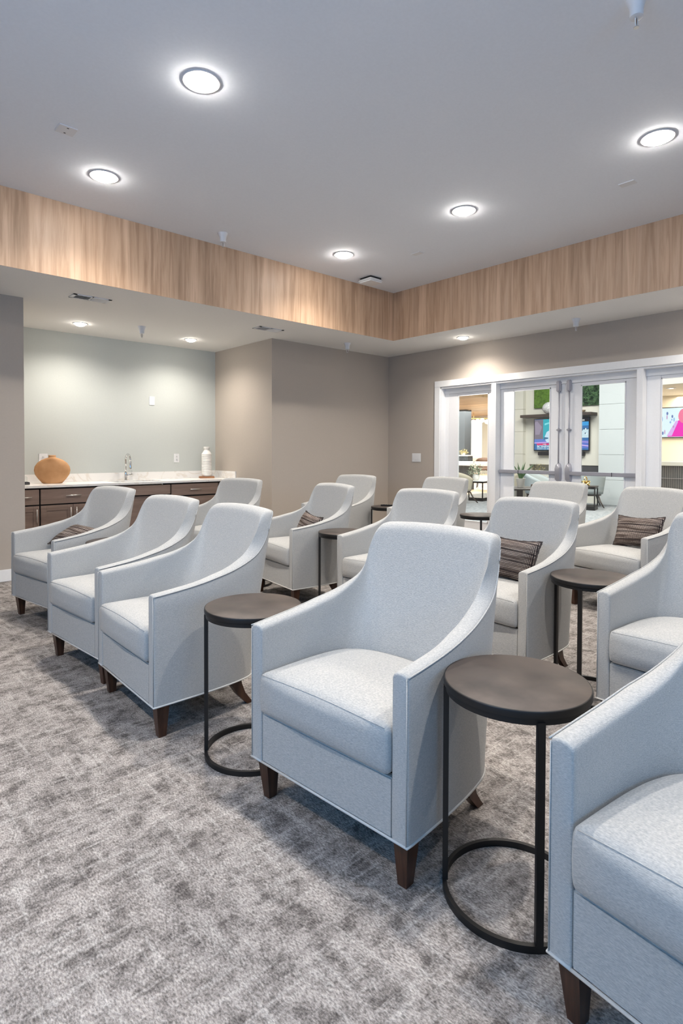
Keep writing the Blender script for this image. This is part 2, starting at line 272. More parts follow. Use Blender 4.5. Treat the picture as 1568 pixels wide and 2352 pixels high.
for nm,ya,yb,ga,gb,s in (('door_1',3.396,4.293,3.579,4.099,1),('door_2',2.513,3.388,2.667,3.188,-1)):
    d=glazed(nm,ya,yb,ga,gb,.28,2.075,2.107)
    cy=3.392+s*.066; xs=xj+.012; far=yb-.01 if s>0 else ya+.01
    MB().box((xs-.055,min(cy,far),.985),(xs-.02,max(cy,far),1.03),.006).box((xs-.03,min(cy,far),.995),(xs-.0,max(cy,far),1.02)).out('panic_bar','alu',d)
    MB().box((xs-.06,cy+s*.53,.983),(xs-.056,cy+s*.534,1.032)).out('bar_seam','shadow_gap',d)
    c=MB(); 
    for z,w,t in ((.905,.028,.02),(.93,.036,.05),(1.06,.036,.06),(1.11,.026,.045),(1.13,.012,.02)): c.V+=[(xs,cy-w,z),(xs-t,cy-w*.8,z),(xs-t,cy+w*.8,z),(xs,cy+w,z)]
    for k in range(4):
        for i in range(3): c.F.append((k*4+i,k*4+i+1,k*4+5+i,k*4+4+i))
        c.F.append((k*4+3,k*4,k*4+4,k*4+7))
    c.F+=[(0,1,2,3),(16,17,18,19)]; wn(c.out('latch_case','alu',d))
    MB().tube([(xs-.02,cy,1.12),(xs-.02,cy,2.02)],.008,8).out('vertical_rod','alu',d,True)
    MB().box((xs-.032,cy-.03,1.535),(xs-.004,cy+.03,1.55),.004).box((xs-.03,cy-.012,1.52),(xs-.01,cy+.012,1.562),.004).out('rod_guide','alu',d)
    MB().box((xs-.05,cy-.028,2.01),(xs,cy+.028,2.15),.012).out('top_latch','alu',d)
sbox('trim_9',(XD+.0,DY0,-.005),(XD+.15,DY1,.006),'alu')
# ------------------------------------------------------------------ lighting and ceiling fixtures
def spot(par,z,power,col,ang=140,blend=.8):
    l=bpy.data.lights.new('lamp','SPOT'); l.energy=power; l.color=col; l.spot_size=R(ang); l.spot_blend=blend; l.shadow_soft_size=.04
    o=bpy.data.objects.new('lamp',l); COL.objects.link(o); o.parent=par; o.location=(0,0,z); return o
def downlight(x,y,z,label,lens,group,r=.108):
    t=thing('recessed_downlight',label,'ceiling light',(x,y,z),0,group); k=r/.108
    wn(MB().lathe([(.108*k,0),(.110*k,-.003),(.107*k,-.006),(.098*k,-.006),(.086*k,-.002)],40).out('trim_ring','white_metal',t))
    MB().lathe([(.085*k,-.003),(.080*k,-.013),(.066*k,-.023),(.036*k,-.030),(.001,-.032)],20).out('lens',lens,t,True)
    spot(t,-.04,*((92,(1,.93,.84),152,.85) if lens=='lens_s' else (145,(1,.92,.82),140,1)))
    return t
G='recessed downlights in the raised ceiling'
for x,y,l in ((1.641,3.028,'large bright round downlight nearest the top of the photo, left of centre'),(1.642,4.576,'bright round downlight at the left, above the left wood cladding'),(4.216,1.473,'bright round downlight at the far right of the raised ceiling'),(4.229,3.066,'round downlight right of centre, between the rightmost one and the smallest one'),(4.212,4.627,'smallest round downlight of the raised ceiling, near the wood corner')): downlight(x,y,ZT,l,'lens',G)
for x,y,l in ((1.641,1.47,'white round downlight over the front row, just above the frame'),(4.216,-.1,'white round downlight far to the right beyond the frame'),(1.641,-.1,'white round downlight behind the camera to the right'),(-.94,1.47,'white round downlight behind the camera'),(-.94,3.05,'white round downlight behind the camera to the left')): downlight(x,y,ZT,l,'lens',G)
G='small flush downlights in the lower ceiling'
for x,y,l in ((2.257,7.086,'small flush downlight over the counter, left one'),(3.679,7.093,'small flush downlight over the counter, right one'),(6.226,4.513,'small flush downlight above the left end of the glazed doors'),(6.226,1.45,'small flush downlight above the right end of the glazed doors')): downlight(x,y,ZS,l,'lens_s',G,.078)
def sprinkler(x,y,z,label,r=.04):
    t=thing('fire_sprinkler',label,'sprinkler',(x,y,z),0,'fire sprinklers')
    wn(MB().lathe([(.048,0),(.046,-.008),(.036,-.03),(.030,-.05),(.030,-.085),(.022,-.088)],24).out('housing','white_metal',t))
    f=MB(); f.tube([(math.sin(a)*.013,0,-.108-math.cos(a)*.022*-1) for a in [2*PI*i/14 for i in range(14)]],.003,6,True)
    f.out('frame','white_plastic',t,True)
    MB().tube([(0,0,-.09),(0,0,-.125)],.0025,6).out('glass_bulb','brown_leather',t); wn(MB().lathe([(.012,-.131),(.012,-.134)],12).out('deflector','nickel',t))
for a in ((2.86,1.10,ZT,'large white fire sprinkler at the top right edge'),(2.93,4.98,ZT,'white fire sprinkler on the raised ceiling near the left wood band'),(2.86,6.75,ZS,'white fire sprinkler over the counter between two small downlights'),(5.39,5.84,ZS,'white fire sprinkler on the lower ceiling above the taupe corner'),(6.28,3.02,ZS,'white fire sprinkler on the lower ceiling above the glazed doors')): sprinkler(*a)
def vent(x,y,label,w=.36,d=.165,frame='white_metal'):
    t=thing('ceiling_vent',label,'vent',(x,y,ZS),0,'ceiling air vents')
    f=MB(); z0,z1=-.007,0
    for a,b in (((-w/2,-d/2),(w/2,-d/2+.022)),((-w/2,d/2-.022),(w/2,d/2)),((-w/2,-d/2),(-w/2+.035,d/2)),((w/2-.035,-d/2),(w/2,d/2)),((-.008,-d/2),(.008,d/2))): f.box((a[0],a[1],z0),(b[0],b[1],z1),.001)
    f.out('frame',frame,t); MB().box((-w/2+.01,-d/2+.01,-.002),(w/2-.01,d/2-.01,-.001)).out('duct_opening','vent_dark',t)
    for half,tl in ((-1,-55),(1,35)):
        n=11; s=MB()
        for i in range(n):
            xx=half*(.016+(w/2-.05)*(i+.5)/n); mt=Matrix.Translation((xx,0,-.006))@Matrix.Rotation(R(tl),4,'Y'); s.box((-.006,-d/2+.02,-.0006),(.006,d/2-.02,.0006),0,mt)
        s.out('louvre_bank',frame,t)
vent(1.96,5.845,'white air vent with louvres on the lower ceiling at the left'); vent(4.06,5.83,'small white air vent near the middle of the lower ceiling, half dark')
def plate(name,x,y,label,w=.115,d=.115,rz=0,two=True):
    t=thing(name,label,'ceiling plate',(x,y,ZT),rz,'blank plates on the raised ceiling'); MB().box((-w/2,-d/2,-.006),(w/2,d/2,0),.002).out('cover','white_metal',t)
    if two:
        for s in (-1,1): MB().box((-.006,s*.036-.004,-.0075),(.006,s*.036+.004,-.0055)).out('screw_cover','vent_dark',t)
plate('ceiling_plate',1.221,4.086,'square white ceiling plate with two screws above the left downlight'); plate('ceiling_plate',4.755,1.878,'white ceiling plate near the rightmost downlight',.075,.12,two=False); plate('ceiling_plate',4.767,4.059,'tiny white ceiling plate right of the smallest downlight',.075,.12,two=False)
t=thing('wireless_access_point','white rounded square access point on the ceiling near the wood corner','access point',(5.03,5.03,ZT))
MB().box((-.095,-.095,-.022),(.095,.095,0),.006).out('mounting_bracket','screen_black',t)
wn(MB().box((-.112,-.112,-.062),(.112,.112,-.022),.016).out('housing','white_plastic',t)); MB().box((-.003,-.03,-.0635),(.003,-.024,-.0615)).out('status_light','bright_white',t)
# ------------------------------------------------------------------ alcove counter
YC=7.13
def pull(x0,x1,z0,z1,parent):
    h=MB(); y=YC-.045
    if z0==z1:
        h.tube([(x0,y,z0),(x1,y,z0)],.006,10)
        for x in (x0+.02,x1-.02): h.tube([(x,y,z0),(x,YC-.018,z0)],.004,6)
    else:
        h.tube([(x0,y,z0),(x0,y,z1)],.006,10)
        for z in (z0+.03,z1-.03): h.tube([(x0,y,z),(x0,YC-.018,z)],.004,6)
    h.out('handle','nickel',parent,True)
def shaker(x0,x1,z0,z1,parent):
    d=MB(); y=YC-.02; f=.062
    d.box((x0,y,z0),(x0+f,YC,z1),.002).box((x1-f,y,z0),(x1,YC,z1),.002).box((x0+f,y,z0),(x1-f,YC,z0+f),.002).box((x0+f,y,z1-f),(x1-f,YC,z1),.002).box((x0+f,YC-.011,z0+f),(x1-f,YC,z1-f))
    return d.out('door','cabinet_wood',parent)
def slab(x0,x1,z0,z1,parent,name='drawer_front'): return MB().box((x0,YC-.02,z0),(x1,YC,z1),.003).out(name,'cabinet_wood',parent)
zt=.822; zd=.652; zb=.108; zo=.636
def cabinet(x0,x1,label,kind):
    t=thing('base_cabinet',label,'cabinet',(0,0,0),0,'base cabinets under the counter')
    MB().box((x0+.001,YC if kind!='sink' else YC+.05,zb-.005),(x1-.001,YG-.004,.838 if kind!='sink' else .695)).out('carcass','shadow_gap',t); MB().box((x0+.001,YC+.06,0),(x1-.001,YC+.09,zb)).out('toe_kick','cabinet_wood',t)
    a,b_=x0+.006,x1-.006
    if kind=='one': d=slab(a,b_,zd,zt,t); pull((a+b_)/2-.085,(a+b_)/2+.085,.738,.738,d); d=shaker(a,b_,zb,zo,t); pull(b_-.03,b_-.03,.44,.60,d)
    if kind=='two':
        d=slab(a,b_,zd,zt,t); c=(a+b_)/2; pull(c-.085,c+.085,.743,.743,d); d=shaker(a,c-.002,zb,zo,t); pull(c-.032,c-.032,.446,.605,d); d=shaker(c+.002,b_,zb,zo,t); pull(c+.032,c+.032,.446,.605,d)
    if kind=='sink': slab(a,b_,.70,zt,t,'apron_front'); MB().box((a,YC+.03,zb),(b_,YC+.045,.685)).out('knee_panel','cabinet_wood',t)
    if kind=='drawers':
        for z0,z1 in ((zd+.02,zt),(.40,zd),(zb,.385)): d=slab(a,b_,z0,z1,t); pull((a+b_)/2-.085,(a+b_)/2+.085,(z0+z1)/2,(z0+z1)/2,d)
    if kind=='filler': slab(a,b_,zb,zt,t,'filler_panel')
for a in ((1.47,1.815,'brown cabinet with drawer and single door at the left end of the counter','one'),(1.819,2.53,'wide brown cabinet with one drawer over two doors below the round tan vase','two'),(2.534,3.396,'brown sink cabinet with open knee panel under the tap','sink'),(3.40,4.108,'brown drawer cabinet near the right end of the counter','drawers'),(4.112,4.42,'narrow brown filler cabinet at the right end of the counter','filler')): cabinet(*a)
sx0,sx1,sy0,sy1=2.72,3.36,7.25,7.60
t=thing('countertop','long white veined quartz countertop with backsplash in the alcove','countertop'); c=MB(); z0,z1=.842,.868; yf=YC-.03
c.box((1.468,yf,z0),(sx0,YG-.002,z1)).box((sx1,yf,z0),(4.422,YG-.002,z1)).box((sx0,yf,z0),(sx1,sy0,z1)).box((sx0,sy1,z0),(sx1,YG-.002,z1)); c.out('slab','quartz',t)
MB().box((1.468,YG-.022,z1),(4.422,YG-.002,.972),.002).box((4.40,YC+.02,z1),(4.422,YG-.022,.972),.002).out('backsplash','quartz',t)
k=MB(); k.box((sx0-.004,sy0-.004,.70),(sx1+.004,sy1+.004,.705)).box((sx0-.004,sy0-.004,.70),(sx0,sy1+.004,.842)).box((sx1,sy0-.004,.70),(sx1+.004,sy1+.004,.842)).box((sx0,sy0-.004,.70),(sx1,sy0,.842)).box((sx0,sy1,.70),(sx1,sy1+.004,.842))
k.out('sink_basin','chrome',t)
t=thing('kitchen_faucet','chrome gooseneck pull-down tap standing behind the sink','faucet',(3.015,7.66,.868))
wn(MB().lathe([(.026,0),(.026,.006),(.019,.012),(.019,.11)],20).out('base','chrome',t)); 
MB().tube([(0,0,.10),(0,0,.25)]+[(.0,-.075*(1-math.cos(a)),.27+.085*math.sin(a)) for a in [PI*i/12 for i in range(0,12)]]+[(0,-.152,.25)],.0125,12).out('spout','chrome',t,True)
wn(MB().lathe([(.012,.262),(.016,.25),(.016,.19),(.019,.17),(.017,.155)],16,Matrix.Translation((0,-.155,0))).out('spray_head','chrome',t)); MB().tube([(.015,0,.075),(.085,-.01,.075)],.012,10).tube([(.075,-.01,.08),(.082,-.01,.14)],.004,8).out('lever','chrome',t,True)
t=thing('round_flat_vase','large round flat terracotta vase with a short neck on the left of the counter','vase',(2.055,7.50,.868)); V=[];F=[]; n=48
prof=[(.10,0),(.112,.006),(.155,.055),(.192,.11),(.203,.16),(.195,.205),(.165,.25),(.12,.285),(.07,.306),(.043,.313),(.040,.325),(.042,.342),(.036,.343),(.034,.325)]
for r_,z in prof:
    for i in range(n): a=2*PI*i/n; dd=.045+.035*min(1,r_/.2) if z<.30 else r_; V.append((r_*math.cos(a),min(dd,r_)*math.sin(a),z))
for k_ in range(len(prof)-1):
    for i in range(n): j=(i+1)%n; F.append((k_*n+i,k_*n+j,(k_+1)*n+j,(k_+1)*n+i))
F+=[tuple(range(n)),tuple(range(len(V)-n,len(V)))]; o=mk('body',V,F,'terracotta',t,True); t.rotation_euler=(0,0,R(-28))
t=tag(MB().box((-.105,-.06,0),(.105,.06,.028),.003).out('wooden_block','tray_wood',loc=(4.17,7.56,.868)),'reddish brown wooden block under the white ribbed vase','wooden block'); t.rotation_euler=(0,0,R(-20))
t=thing('ribbed_bottle_vase','tall white ribbed bottle vase on the wooden block','vase',(4.17,7.56,.8965)); pr=[(.055,0),(.068,.01)]
for i in range(13): z=.02+i*.024; pr+=[(.068,z),(.073,z+.006),(.073,z+.016),(.068,z+.022)]
pr+=[(.060,.345),(.043,.37),(.036,.385),(.036,.395),(.044,.40),(.044,.43),(.036,.432)]; wn(MB().lathe(pr,32).out('body','white_ceramic',t))
t=thing('jar_tray','small dark tray with glass jars cut off by the left wall on the counter','tray',(1.70,7.44,.868)); MB().box((-.08,-.06,0),(.08,.06,.03),.003).out('tray','vent_dark',t)
for dx in (-.03,.04): wn(MB().lathe([(.028,.03),(.03,.035),(.03,.085),(.018,.095),(.018,.10)],16,Matrix.Translation((dx,0,0))).out('jar','glass',t))
def wplate(name,label,cat,P,axis,w,h,kind):
    t=thing(name,label,cat,P); 
    def bx(a0,a1,z0,z1,d0,d1,nm,mt='white_plastic'):
        m_=MB().box((a0,-d1,z0),(a1,-d0,z1),.0015).out(nm,mt,t); return m_
    bx(-w/2,w/2,-h/2,h/2,0,.006,'cover')
    if kind=='outlet':
        for z in (-.022,.022): bx(-.016,.016,z-.014,z+.014,.006,.0085,'socket'); bx(-.007,-.004,z-.006,z+.006,.0085,.009,'slot','vent_dark'); bx(.004,.007,z-.006,z+.006,.0085,.009,'slot','vent_dark')
    if kind.startswith('switch'):
        k_=int(kind[-1])
        for i in range(k_): c_=(i-(k_-1)/2)*.046; bx(c_-.0165,c_+.0165,-.034,.034,.006,.010,'rocker')
    if axis=='x': t.rotation_euler=(0,0,R(-90))
wplate('blank_plate','blank white wall plate high on the pale green wall','wall plate',(3.423,YG,1.968),'y',.078,.122,'none')
wplate('power_outlet','white outlet plate on the pale green wall between tap and ribbed vase','outlet',(3.79,YG,1.162),'y',.08,.125,'outlet')
wplate('double_outlet','wide white outlet plate partly hidden behind the round tan vase','outlet',(2.02,YG,1.165),'y',.10,.125,'outlet')
wplate('light_switch','white three gang light switch on the taupe wall left of the glazed doors','light switch',(XD,5.68,1.175),'x',.17,.13,'switch3')
# ------------------------------------------------------------------ armchair
def spl(P,n):
    out=[]; P=[P[0]]+P+[P[-1]]
    for i in range(1,len(P)-2):
        for k_ in range(n):
            t_=k_/n; p0,p1,p2,p3=P[i-1],P[i],P[i+1],P[i+2]
            out.append(tuple(.5*((2*p1[j])+(-p0[j]+p2[j])*t_+(2*p0[j]-5*p1[j]+4*p2[j]-p3[j])*t_*t_+(-p0[j]+3*p1[j]-3*p2[j]+p3[j])*t_**3) for j in range(len(p1))))
    out.append(tuple(P[-2])); return out
# outer v,u ; inner v,u ; top height
H_=[(0,.357,0,.299,.640,.299),(.1,.357,.1,.299,.650,.299),(.2,.355,.2,.297,.662,.297),(.30,.350,.285,.289,.679,.290),(.38,.342,.345,.275,.702,.283),(.45,.331,.387,.255,.748,.280),(.485,.321,.412,.232,.80,.281),(.508,.311,.430,.208,.862,.282),(.522,.301,.442,.183,.925,.276),(.531,.286,.452,.155,.958,.258),(.537,.235,.460,.12,.967,.205),(.541,.12,.467,.07,.973,.105),(.543,0,.469,0,.975,0)]
half=spl(H_,4); NH=len(half)
full=list(half)+[(a,-u,b,-i,h,-k) for a,u,b,i,h,k in half[-2::-1]]
def sm(x): x=max(0,min(1,x)); return x*x*(3-2*x)
def outer(p,w):
    v,u=p[:2]; g=sm((v-.3)/.2); q=max(0,(w-.15)/.82); return (v+.152*q**1.2*g, u*(1-.07*q*g), w)
def inner(p,w):
    v,u=p[2:4]; vo=p[0]; g=sm((vo-.3)/.2); q=max(0,(w-.40)/.57); return (v+.163*q*g+.006*g*math.sin(min(1,q)*PI), u+(p[5]-u)*min(1,1.25*q), w)
def lerp(a,b,t): return tuple(x+(y-x)*t for x,y in zip(a,b))
def section(p):
    T=p[4]; S_=[outer(p,.15+(T-.012-.15)*i/9) for i in range(10)]
    O,I=outer(p,T),inner(p,T); L=math.dist(O,I); e=.010/L; r_=min(.016+.012*sm((p[0]-.44)/.08),L*.55); ax,ay=(I[0]-O[0])/L,(I[1]-O[1])/L
    S_+= [tuple(lerp(O,I,e*.35)[:2])+(T-.004,), tuple(lerp(O,I,e*1.1)[:2])+(T,), tuple(lerp(O,I,(1-r_/L)*.5)[:2])+(T+.003,)]
    for k_ in range(6):
        th=PI/2*k_/5; q=inner(p,T-r_*(1-math.cos(th))); c_=r_*(1-math.sin(th)); S_.append((q[0]-ax*c_,q[1]-ay*c_,T-r_*(1-math.cos(th))+(.002 if k_==0 else 0)))
    S_+= [inner(p,(T-r_)-.02-(T-r_-.02-.15)*i/11) for i in range(12)]
    return S_
secs=[section(p) for p in full]; NS=len(secs[0]); K=15*1+5
def shell(i0,i1,cap=None):
    V=[];F=[]
    ids=list(range(i0,i1+1)); rows=[secs[i] for i in ids]
    if cap=='front' : # rounded front end
        base=rows[0]; c=(0,sum(q[1] for q in base)/NS,.4)
        def ring(ins,v): 
            out=[]
            for q in base:
                y=q[1]+(c[1]-q[1])*min(1,ins/.029); z=q[2]-(ins if q[2]>.62 else 0); out.append((v,y,z))
            return out
        rows=[ring(.006,-.0),ring(.0018,.0018),[(.006,q[1],q[2]) for q in base]]+rows[1:]
    n=len(rows)
    for r_ in rows: V+=r_
    for a in range(n-1):
        for k_ in range(NS-1): F.append((a*NS+k_,a*NS+k_+1,(a+1)*NS+k_+1,(a+1)*NS+k_))
    if cap: F.append(tuple(range(NS)))
    return V,F
def mirror(V): return [(v[0],-v[1],v[2]) for v in V]
NT=len(full)-1
chair=thing('armchair','','armchair',(0,0,0),0,'pale grey armchairs in rows')
V,F=shell(0,K,'front'); wn(mk('armrest',V,F,'fabric',chair)); wn(mk('armrest',mirror(V),F,'fabric',chair))
V,F=shell(K,NT-K); wn(mk('backrest',V,F,'fabric',chair))
# piping along the top outer edge and the hem
pt=[Vector(outer(p,p[4]-.004)) for p in full]; MB().tube(pt,.0027,6).out('seam_piping','fabric',chair,True)
hem=[Vector(outer(p,.152)) for p in full]; MB().tube([(.0,.299,.152)]+hem+[(.0,-.299,.152),(0,0,.152),(0,.299,.152)],.0042,6).out('hem_piping','piping',chair,True)
# vertical welt at arm / front corner
for s in (1,-1): MB().tube([(-.001,s*.353,.155),(-.001,s*.353,.632)],.0018,6).out('corner_seam','fabric',chair,True)
# front rail + underside
MB().box((.003,-.2985,.152),(.03,.2985,.328),.004).out('front_rail','fabric',chair)
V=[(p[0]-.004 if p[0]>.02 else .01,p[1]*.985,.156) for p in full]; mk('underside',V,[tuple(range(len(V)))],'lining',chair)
# seat cushion
ci=[(b_+.004*0-.004*(b_>.4),i*.985) for a,u,b_,i,h,k9 in full]
fr=[(-.014,y) for y in [-.285,-.2,-.1,0,.1,.2,.285]]
loop=ci[:]; loop[0]=(-.006,.294); loop[-1]=(-.006,-.294); loop=loop+fr; nL=len(loop); cx=.22
V=[];F=[]
rings=[(.10,.337),(.03,.338),(.006,.345),(0,.360),(-.004,.40),(-.002,.44),(.004,.460),(.016,.472),(.045,.479),(.11,.485),(.25,.492),(.55,.499),(.8,.501)]
for ins,z in rings:
    for (x,y) in loop:
        front=(x<.05); bul=(-.016*math.cos(y/.30*PI/2) if (front and .345<z<.465 and ins<=.004) else 0)
        zz=z+(0.0 if z<.47 else .020*math.cos(min(1,abs(y)/.3)*PI/2)*math.cos(min(1,abs(x-.2)/.3)*PI/2))
        V.append((x+(cx-x)*ins+bul,y*(1-ins),zz))
for k_ in range(len(rings)-1):
    for i in range(nL): j=(i+1)%nL; F.append((k_*nL+i,k_*nL+j,(k_+1)*nL+j,(k_+1)*nL+i))
F+=[tuple(range(nL)),tuple(range(len(V)-nL,len(V)))]
o=mk('seat_cushion',V,F,'fabric',chair,True)
w_=[i for i,(x,y) in enumerate(loop)]; MB().tube([(V[7*nL+i][0],V[7*nL+i][1],V[7*nL+i][2]+.0005) for i in range(NT+1,nL)]+[],.0015,5).out('cushion_seam','fabric',o,True)
for s in (1,-1):
    MB().loft([(.048,s*.318,.153,.030,.027),(.05,s*.315,.08,.024,.022),(.052,s*.312,0,.017,.016)]).out('leg','walnut_leg',chair)
    MB().loft([(.445,s*.262,.155,.030,.024),(.458,s*.263,.11,.027,.022),(.483,s*.264,.06,.022,.019),(.518,s*.266,.018,.018,.017),(.535,s*.267,0,.018,.016)]).out('leg','walnut_leg',chair)
reg(chair)
chairs=[((1.181,1.408),4.2,'pale grey armchair in the middle of the front row, nearest whole chair in view'),
((1.057,2.726),-1.1,'pale grey armchair in the front row left of the first round table, third from left'),
((1.05,3.477),5.1,'pale grey armchair second from left in the front row, touching its right neighbour'),
((1.125,4.629),9.3,'pale grey armchair at the far left of the front row with a pillow'),
((1.156,.269),-6,'pale grey armchair cut off by the bottom right corner of the photo'),
((2.72,5.14),15,'pale grey armchair in the second row in front of the counter'),
((2.83,4.01),-7.4,'pale grey armchair in the second row with a small brown pillow, left of centre'),
((2.881,2.85),3.2,'pale grey armchair in the second row right behind the big front armchair'),
((2.728,1.904),-2.6,'pale grey armchair in the second row holding a dark woven pillow'),
((2.579,.781),-3.3,'pale grey armchair in the second row cut off by the right edge'),
((4.325,5.08),10,'pale grey armchair at the left end of the back row before the taupe wall'),
((4.704,4.053),3.9,'pale grey armchair in the back row in front of the light switch and door trim'),
((4.743,2.767),-2.2,'pale grey armchair in the back row in front of the double door'),
((4.524,1.927),-13.2,'pale grey armchair in the back row turned inward with a brown woven pillow')]
for i,((x,y),a,l) in enumerate(chairs):
    if i==0: chair.location=(x,y,0); chair.rotation_euler=(0,0,R(a)); chair['label']=l
    else: dup(chair,(x,y,0),R(a),l)
# ------------------------------------------------------------------ round tables
tb=thing('side_table','','side table',(0,0,0),0,'round dark side tables between the armchairs'); rT=.204; hT=.621
wn(MB().lathe([(rT-.006,hT-.021),(rT-.004,hT-.021),(rT-.004,hT-.0005),(rT-.0045,hT)],72).out('table_top','table_top',tb))
wn(MB().lathe([(rT-.0038,hT-.021),(rT-.0005,hT-.020),(rT,hT-.017),(rT,hT-.004),(rT-.001,hT-.001),(rT-.0038,hT-.0002)],72,caps=False).out('edge_band','black_metal',tb))
wn(MB().lathe([(rT-.02,hT-.038),(rT-.006,hT-.038),(rT-.006,hT-.0225),(rT-.02,hT-.0225)],72).out('rim','black_metal',tb))
ring=MB(); V=[];F=[]; n=72
for i in range(n):
    a=2*PI*i/n
    for r_,z in ((rT-.012,0),(rT,0),(rT,.02),(rT-.012,.02)): V.append((r_*math.cos(a),r_*math.sin(a),z))
for i in range(n):
    for k_ in range(4): F.append((i*4+k_,i*4+(k_+1)%4,((i+1)%n)*4+(k_+1)%4,((i+1)%n)*4+k_))
wn(mk('base_ring',V,F,'black_metal',tb))
for a in (-50.5,50.5):
    mt=Matrix.Rotation(R(a),4,'Z'); MB().box((rT-.016,-.010,.018),(rT,.010,hT-.03),.001,mt).out('post','black_metal',tb)
reg(tb)
tables=[((1.464,.869),178.5,'round dark side table nearest the camera, in front of the corner chair'),((1.343,2.036),197.5,'round dark side table just left of the big front armchair'),((2.975,1.331),138.5,'round dark side table in the second row at the right'),((3.12,3.42),180,'round dark side table in the second row, its top overlapped by a chair arm'),((5.02,3.411),268,'round dark side table in the back row before the glazed wall'),((4.94,4.63),185,'round dark side table in the back row with a remote control on it'),((1.56,4.145),180,'round dark side table in the front row at the left, mostly hidden between chairs'),((3.016,4.62),325,'side table behind a chair back, only its floor ring shows')]
for i,((x,y),a,l) in enumerate(tables):
    if i==0: tb.location=(x,y,0); tb.rotation_euler=(0,0,R(a)); tb['label']=l
    else: dup(tb,(x,y,0),R(a),l)
t=thing('remote_control','black remote control lying on the back row side table','remote control',(4.94,4.63,hT+.0005),R(-65)); MB().box((-.09,-.022,0),(.09,.022,.018),.004).out('body','screen_black',t)
for i in range(4): MB().box((-.06+i*.03,-.012,.018),(-.045+i*.03,.012,.0195)).out('button','vent_dark',t)
# ------------------------------------------------------------------ pillows
def pillow_mesh(w,h,t_,seed):
    V=[];F=[]; nu,nv=36,24; rnd=random.Random(seed)
    for sgn in (1,-1):
        for j in range(nv+1):
            for i in range(nu+1):
                a=i/nu*2-1; b_=j/nv*2-1
                k_=(1-abs(a)**3.2)**.55*(1-abs(b_)**3.2)**.55
                y=a*w/2*(1-.07*(1-b_*b_)*abs(a)**4 ); z=b_*h/2*(1-.16*(1-a*a)*abs(b_)**3)
                V.append((sgn*t_/2*k_,y,z))
    N=(nu+1)*(nv+1)
    for s in (0,1):
        for j in range(nv):
            for i in range(nu): a=s*N+j*(nu+1)+i; F.append((a,a+1,a+nu+2,a+nu+1))
    return V,F,nu,nv
def pillow(loc,rot,label,w=.42,h=.27,t_=.12,seed=1):
    p=thing('lumbar_pillow',label,'pillow',loc,0,'woven lumbar pillows'); p.rotation_euler=rot
    V,F,nu,nv=pillow_mesh(w,h,t_,seed); me=mk('cover',V,F,'pillow',p,True)
    e=[V[i] for i in range(nu+1)]+[V[j*(nu+1)+nu] for j in range(1,nv+1)]+[V[nv*(nu+1)+i] for i in range(nu-1,-1,-1)]+[V[j*(nu+1)] for j in range(nv-1,0,-1)]
    rnd=random.Random(seed); P=[]
    for i in range(len(e)):
        q=e[i]; P.append((q[0]+rnd.uniform(-.002,.002),q[1]*1.006,q[2]*1.006))
    MB().tube(P,.0055,6,True,[rnd.uniform(.7,1.25) for _ in P]).out('edge_cord','pillow_edge',p,True)
def inchair(ci_,v,u,z):
    (x,y),a,_=chairs[ci_]; a=R(a); return (x+v*math.cos(a)-u*math.sin(a),y+v*math.sin(a)+u*math.cos(a),z),a
def pil(ci_,v,u,z,tilt,rz,roll,label,**k):
    l,a=inchair(ci_,v,u,z); pillow(l,(R(roll),R(tilt),a+R(rz)),label,**k)
pil(8,.365,.03,.622,20,3,3,'dark woven lumbar pillow standing in the second row armchair right of the front chair')
pil(13,.37,-.035,.625,22,2,-3,'brown woven lumbar pillow in the turned back row armchair',w=.385)
pil(6,.365,-.01,.600,24,-4,5,'small brown striped pillow in the second row armchair left of centre',w=.34,h=.24)
pil(3,.36,.06,.585,62,4,4,'brown striped pillow lying flat on the far left armchair')
# ------------------------------------------------------------------ lobby beyond the glass
sbox('floor',(XD+.14,-4,-.1),(15.2,10,0),'lobby_carpet'); sbox('floor',(15.2,-4,-.1),(30,24,0),'plank_floor'); sbox('floor',(XD+.14,10,-.1),(15.2,24,0),'plank_floor')
XW=14.0
o=MB(); o.box((XW,5.2,.93),(XW+.3,9.0,4.5)).box((XW,7.97,0),(XW+.3,9.0,.93)).box((XW,5.2,0),(XW+.3,6.04,.93)).box((XW,6.04,0),(XW+.3,7.97,.35)).box((XW+.28,6.04,.35),(XW+.3,7.97,.93)); struct(o.out('wall_fireplace','cream_wall'))
# panelled piers either side (thin joints)
def pier(name,y0,y1,x,mt):
    o=MB(); z=0
    while z<4.4: o.box((x,y0,z+.004),(XW,y1,min(z+.6,4.5)),.003); z+=.6
    struct(o.out(name,mt))
pier('wall_pier_left',8.09,9.0,13.86,'cream_wall'); pier('wall_pier_right',5.2,6.045,13.80,'pale_column')
o=MB().box((XW+.3,5.9,0),(16.5,6.0,2.75)); struct(o.out('wall_return','beige_wall'))
sbox('wall_media',(16.5,-4,0),(16.7,5.9,3.0),'beige_wall')
sbox('ceiling',(13.8,-4,2.75),(16.5,5.2,2.85),'beige_wall'); sbox('ceiling',(14.3,5.2,2.75),(16.5,6,2.85),'beige_wall'); sbox('ceiling',(XD+.14,-4,4.5),(XW+.3,10,4.6),'ceiling_paint_blue_cast')
sbox('wall_lobby_right',(XD+.14,-4.1,0),(17,-4,4.6),'cream_wall'); sbox('wall_lobby_bulkhead',(13.7,-4,2.75),(13.8,5.2,4.5),'cream_wall')
sbox('ceiling',(11.8,9.0,2.75),(20.3,20,2.85),'lobby_oak'); sbox('wall_dining_bulkhead',(11.7,9.0,2.75),(11.8,20,4.5),'cream_wall'); sbox('wall_lobby_left',(XD+.14,20,0),(30,20.1,4.6),'cream_wall')
